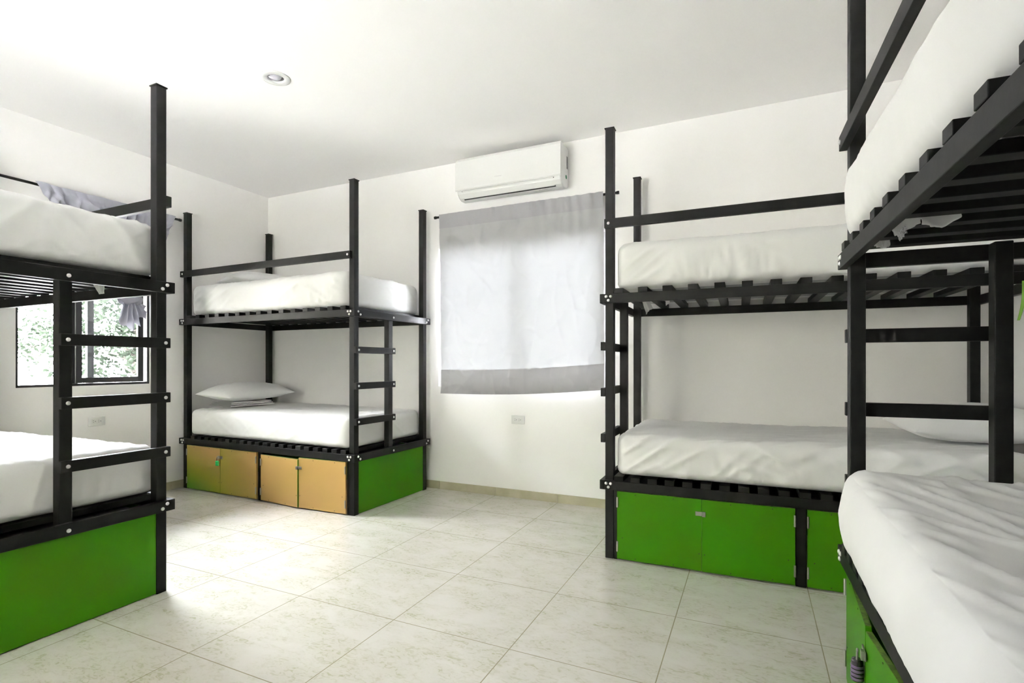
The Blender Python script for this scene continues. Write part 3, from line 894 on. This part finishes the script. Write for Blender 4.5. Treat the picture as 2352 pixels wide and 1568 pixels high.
slant(-0.405, 0.395, (-0.1835, 0.052), (-0.1345, -0.0075), 0.0022, 'air_slot', M['dark'], 0.0)
slant(-0.400, 0.388, (-0.1830, 0.056), (-0.1410, 0.0015), 0.0055, 'air_flap', M['plastic'], 0.0005)
MB().box(AX - 0.0045, AX - 0.0030, -0.050, -0.028, 0.150, 0.245).build('data_label', mat('label_print', (0.11, 0.11, 0.10), 0.5, var=((0.32, 0.32, 0.30), 60, 0.5, 0.6)), ac)
MB().lathe([(0.0155, AX - 0.0042), (0.0155, AX - 0.0025)], 'x', (0, -0.062, 0.080), 20).build('round_sticker', M['sticker'], ac)
lg = MB()
for i in range(7): lg.box(-0.095 + i * 0.009, -0.090 + i * 0.009, -0.2072, -0.2055, 0.118, 0.124)
lg.build('maker_mark', mat('faint_print', (0.60, 0.60, 0.60), 0.5), ac)
lg2 = MB()
for i in range(9): lg2.box(0.250 + i * 0.008, 0.256 + i * 0.008, -0.121, -0.119, -0.0125, -0.0095)
lg2.build('small_print', M['plastic_grey'], ac)

# ------------------------------------------------------------------ outlets
def outlet(loc, rz, label):
    root = empty('power_outlet', loc, rz)                 # local -y faces the room
    tag(root, label, 'outlet', 'double wall outlets')
    MB().box(-0.0585, 0.0585, -0.009, 0, -0.036, 0.036).build('cover_plate', M['plastic'], root, bevel=0.004)
    for k in (-1, 1):
        r = MB().box(k * 0.0185 - 0.0175, k * 0.0185 + 0.0175, -0.0105, -0.0085, -0.0185, 0.0185).build('receptacle', M['plastic'], root, bevel=0.001)
        s = MB().box(k * 0.0185 - 0.009, k * 0.0185 - 0.003, -0.0112, -0.010, 0.0050, 0.0075).box(k * 0.0185 - 0.009, k * 0.0185 - 0.003, -0.0112, -0.010, -0.0075, -0.0050)
        s.lathe([(0.0028, -0.0112), (0.0028, -0.010)], 'y', (k * 0.0185 + 0.007, 0, 0), 10)
        s.build('pin_holes', M['dark'], r)
    return root


outlet((-1.735, WY, 0.640), 0, 'white double outlet below the curtained window')
outlet((WX, 2.358, 0.653), R(90), 'white double outlet on the left wall behind the ladder')

# ------------------------------------------------------------------ downlight
dl = empty('ceiling_downlight', (DLX, DLY, ZC))
tag(dl, 'round white recessed downlight, switched off, in the ceiling', 'ceiling light')
MB().lathe([(0.050, 0.001), (0.086, 0.0), (0.085, -0.004), (0.074, -0.007), (0.052, -0.006), (0.048, -0.003), (0.047, 0.012), (0.050, 0.012)], 'z', (0, 0, 0), 64, cap=False).build('trim_ring', M['plastic'], dl, smooth=True, fixn=True)
MB().lathe([(0.050, 0.010), (0.049, 0.10), (0.010, 0.102)], 'z', (0, 0, 0), 40, cap=False).build('reflector_can', mat('can_grey', (0.30, 0.30, 0.29), 0.4), dl, smooth=True)
MB().lathe([(0.002, -0.012)] + [(0.037 * math.sin(t), 0.025 - 0.037 * math.cos(t)) for t in [0.15 * i for i in range(1, 13)]] + [(0.022, 0.06), (0.014, 0.09)], 'z', (0, 0, 0), 32).build('bulb', M['bulb'], dl, smooth=True, fixn=True)

# ------------------------------------------------------------------ green strap at the right edge
def strap():
    top = Vector((1.026, 2.922, 1.445)); low = Vector((1.002, 2.915, 1.280))
    pts = [top.lerp(low, t) + Vector((0.006 * math.sin(3 * t), 0, 0)) for t in [i / 12 for i in range(13)]]
    b = MB()
    def fn(u, v):
        p = pts[min(12, int(v * 12 + 0.5))]
        w = 0.009 * (1 - 0.55 * v)
        return (p.x + (u - 0.5) * 2 * w, p.y + 0.002 * math.cos(u * math.pi), p.z)
    b.grid(fn, 4, 12)
    o = b.build('strap', M['strap'], smooth=True, solid=0.002)
    return tag(o, 'narrow green strap hanging at the right edge beside the ladder post', 'strap')


strap()

# ------------------------------------------------------------------ outside the left window
struct(MB().box(-45, 45, -45, 45, -0.35, -0.30).build('ground_outside', M['soil']))
M['dark_absorber'] = mat('dark_ground_absorber', (0.17, 0.165, 0.16), 0.95, var=((0.12, 0.12, 0.11), 18, 0.4, 0.6))
struct(MB().box(-24, WX - TH, -5, 14, -0.30, -0.28).box(WX - TH, 6, -4.6, YF - TH, -0.30, -0.28).build('path_added_absorber', M['dark_absorber']))  # unseen dark ground added to cut the light bounced onto the ceiling


M['light_blocker'] = mat('light_blocker_render', (0.20, 0.19, 0.16), 0.9, var=((0.13, 0.13, 0.10), 2.0, 0.4, 0.65))
struct(MB().box(-8.3, -8.0, -1.4, 2.95, -0.30, 3.3).build('wall_added_blocker', M['light_blocker']))  # unseen wall added to block low light through the left window

struct(MB().box(-8.5, 10, -8.1, -7.8, -0.30, 5.4).build('wall_added_sky_blocker', M['light_blocker']))  # unseen wall added to hold back the sky at the front window

struct(MB().box(-5.0, 0.6, -3.1, YF - TH, 2.42, 2.50).build('roof_added_blocker', M['light_blocker']))  # unseen slab added over the front window to keep skylight off the floor


def tree(name, label, x, y, zc, rx, rz_, n, seed, trunk=True, gap=0.0):
    rnd = random.Random(seed)
    root = empty(name, (x, y, -0.30))
    tag(root, label, 'tree', 'trees outside the window')
    tb = MB()
    H = zc + 0.3
    tb.tube([(0, 0, 0), (0.05, 0.03, H * 0.4), (-0.04, 0.06, H * 0.8), (0.02, 0, H * 1.15)], [0.10, 0.085, 0.06, 0.02], 10)
    for k in range(7):
        a = rnd.uniform(0, 6.28); zb = H * rnd.uniform(0.35, 0.9); ln = rx * rnd.uniform(0.5, 0.95)
        tb.tube([(0, 0, zb), (ln * 0.5 * math.cos(a), ln * 0.5 * math.sin(a), zb + ln * 0.25), (ln * math.cos(a), ln * math.sin(a), zb + ln * 0.35)], [0.035, 0.022, 0.008], 6)
    tb.build('trunk', M['bark'], root, smooth=True)
    fb = MB()
    cl = [(rnd.gauss(0, 0.42) * rx, rnd.gauss(0, 0.42) * rx, H + rnd.gauss(0, 0.42) * rz_) for _ in range(max(6, n // 60))]
    for i in range(n):
        c = cl[i % len(cl)]
        p = Vector((c[0] + rnd.gauss(0, 0.16) * rx * 0.8, c[1] + rnd.gauss(0, 0.16) * rx * 0.8, c[2] + rnd.gauss(0, 0.16) * rz_ * 0.8))
        if p.z < 0.15: continue
        d = Vector((rnd.gauss(0, 1), rnd.gauss(0, 1), rnd.gauss(-0.3, 0.6))).normalized()
        s = d.cross(Vector((rnd.gauss(0, 1), rnd.gauss(0, 1), rnd.gauss(0, 1)))).normalized()
        l = rnd.uniform(0.07, 0.13); w = l * 0.28
        m0 = len(fb.v)
        up = d.cross(s) * 0.15 * w
        fb.v += [tuple(p), tuple(p + d * l * 0.5 + s * w + up), tuple(p + d * l), tuple(p + d * l * 0.5 - s * w + up)]
        fb.f += [(m0, m0 + 1, m0 + 2), (m0, m0 + 2, m0 + 3)]
    fb.build('foliage', M['leaf'], root)
    return root


tree('leafy_tree', 'dense leafy green tree seen through the sliding pane', -9.0, 5.15, 1.75, 1.05, 1.35, 5200, 3)
tree('leafy_tree', 'sparse pale tree seen through the fixed left pane', -12.6, 5.45, 1.7, 1.2, 1.5, 1100, 5)
tree('leafy_tree', 'leafy tree farther off at the right of the open window', -14.2, 8.9, 2.2, 1.5, 1.9, 3600, 9)
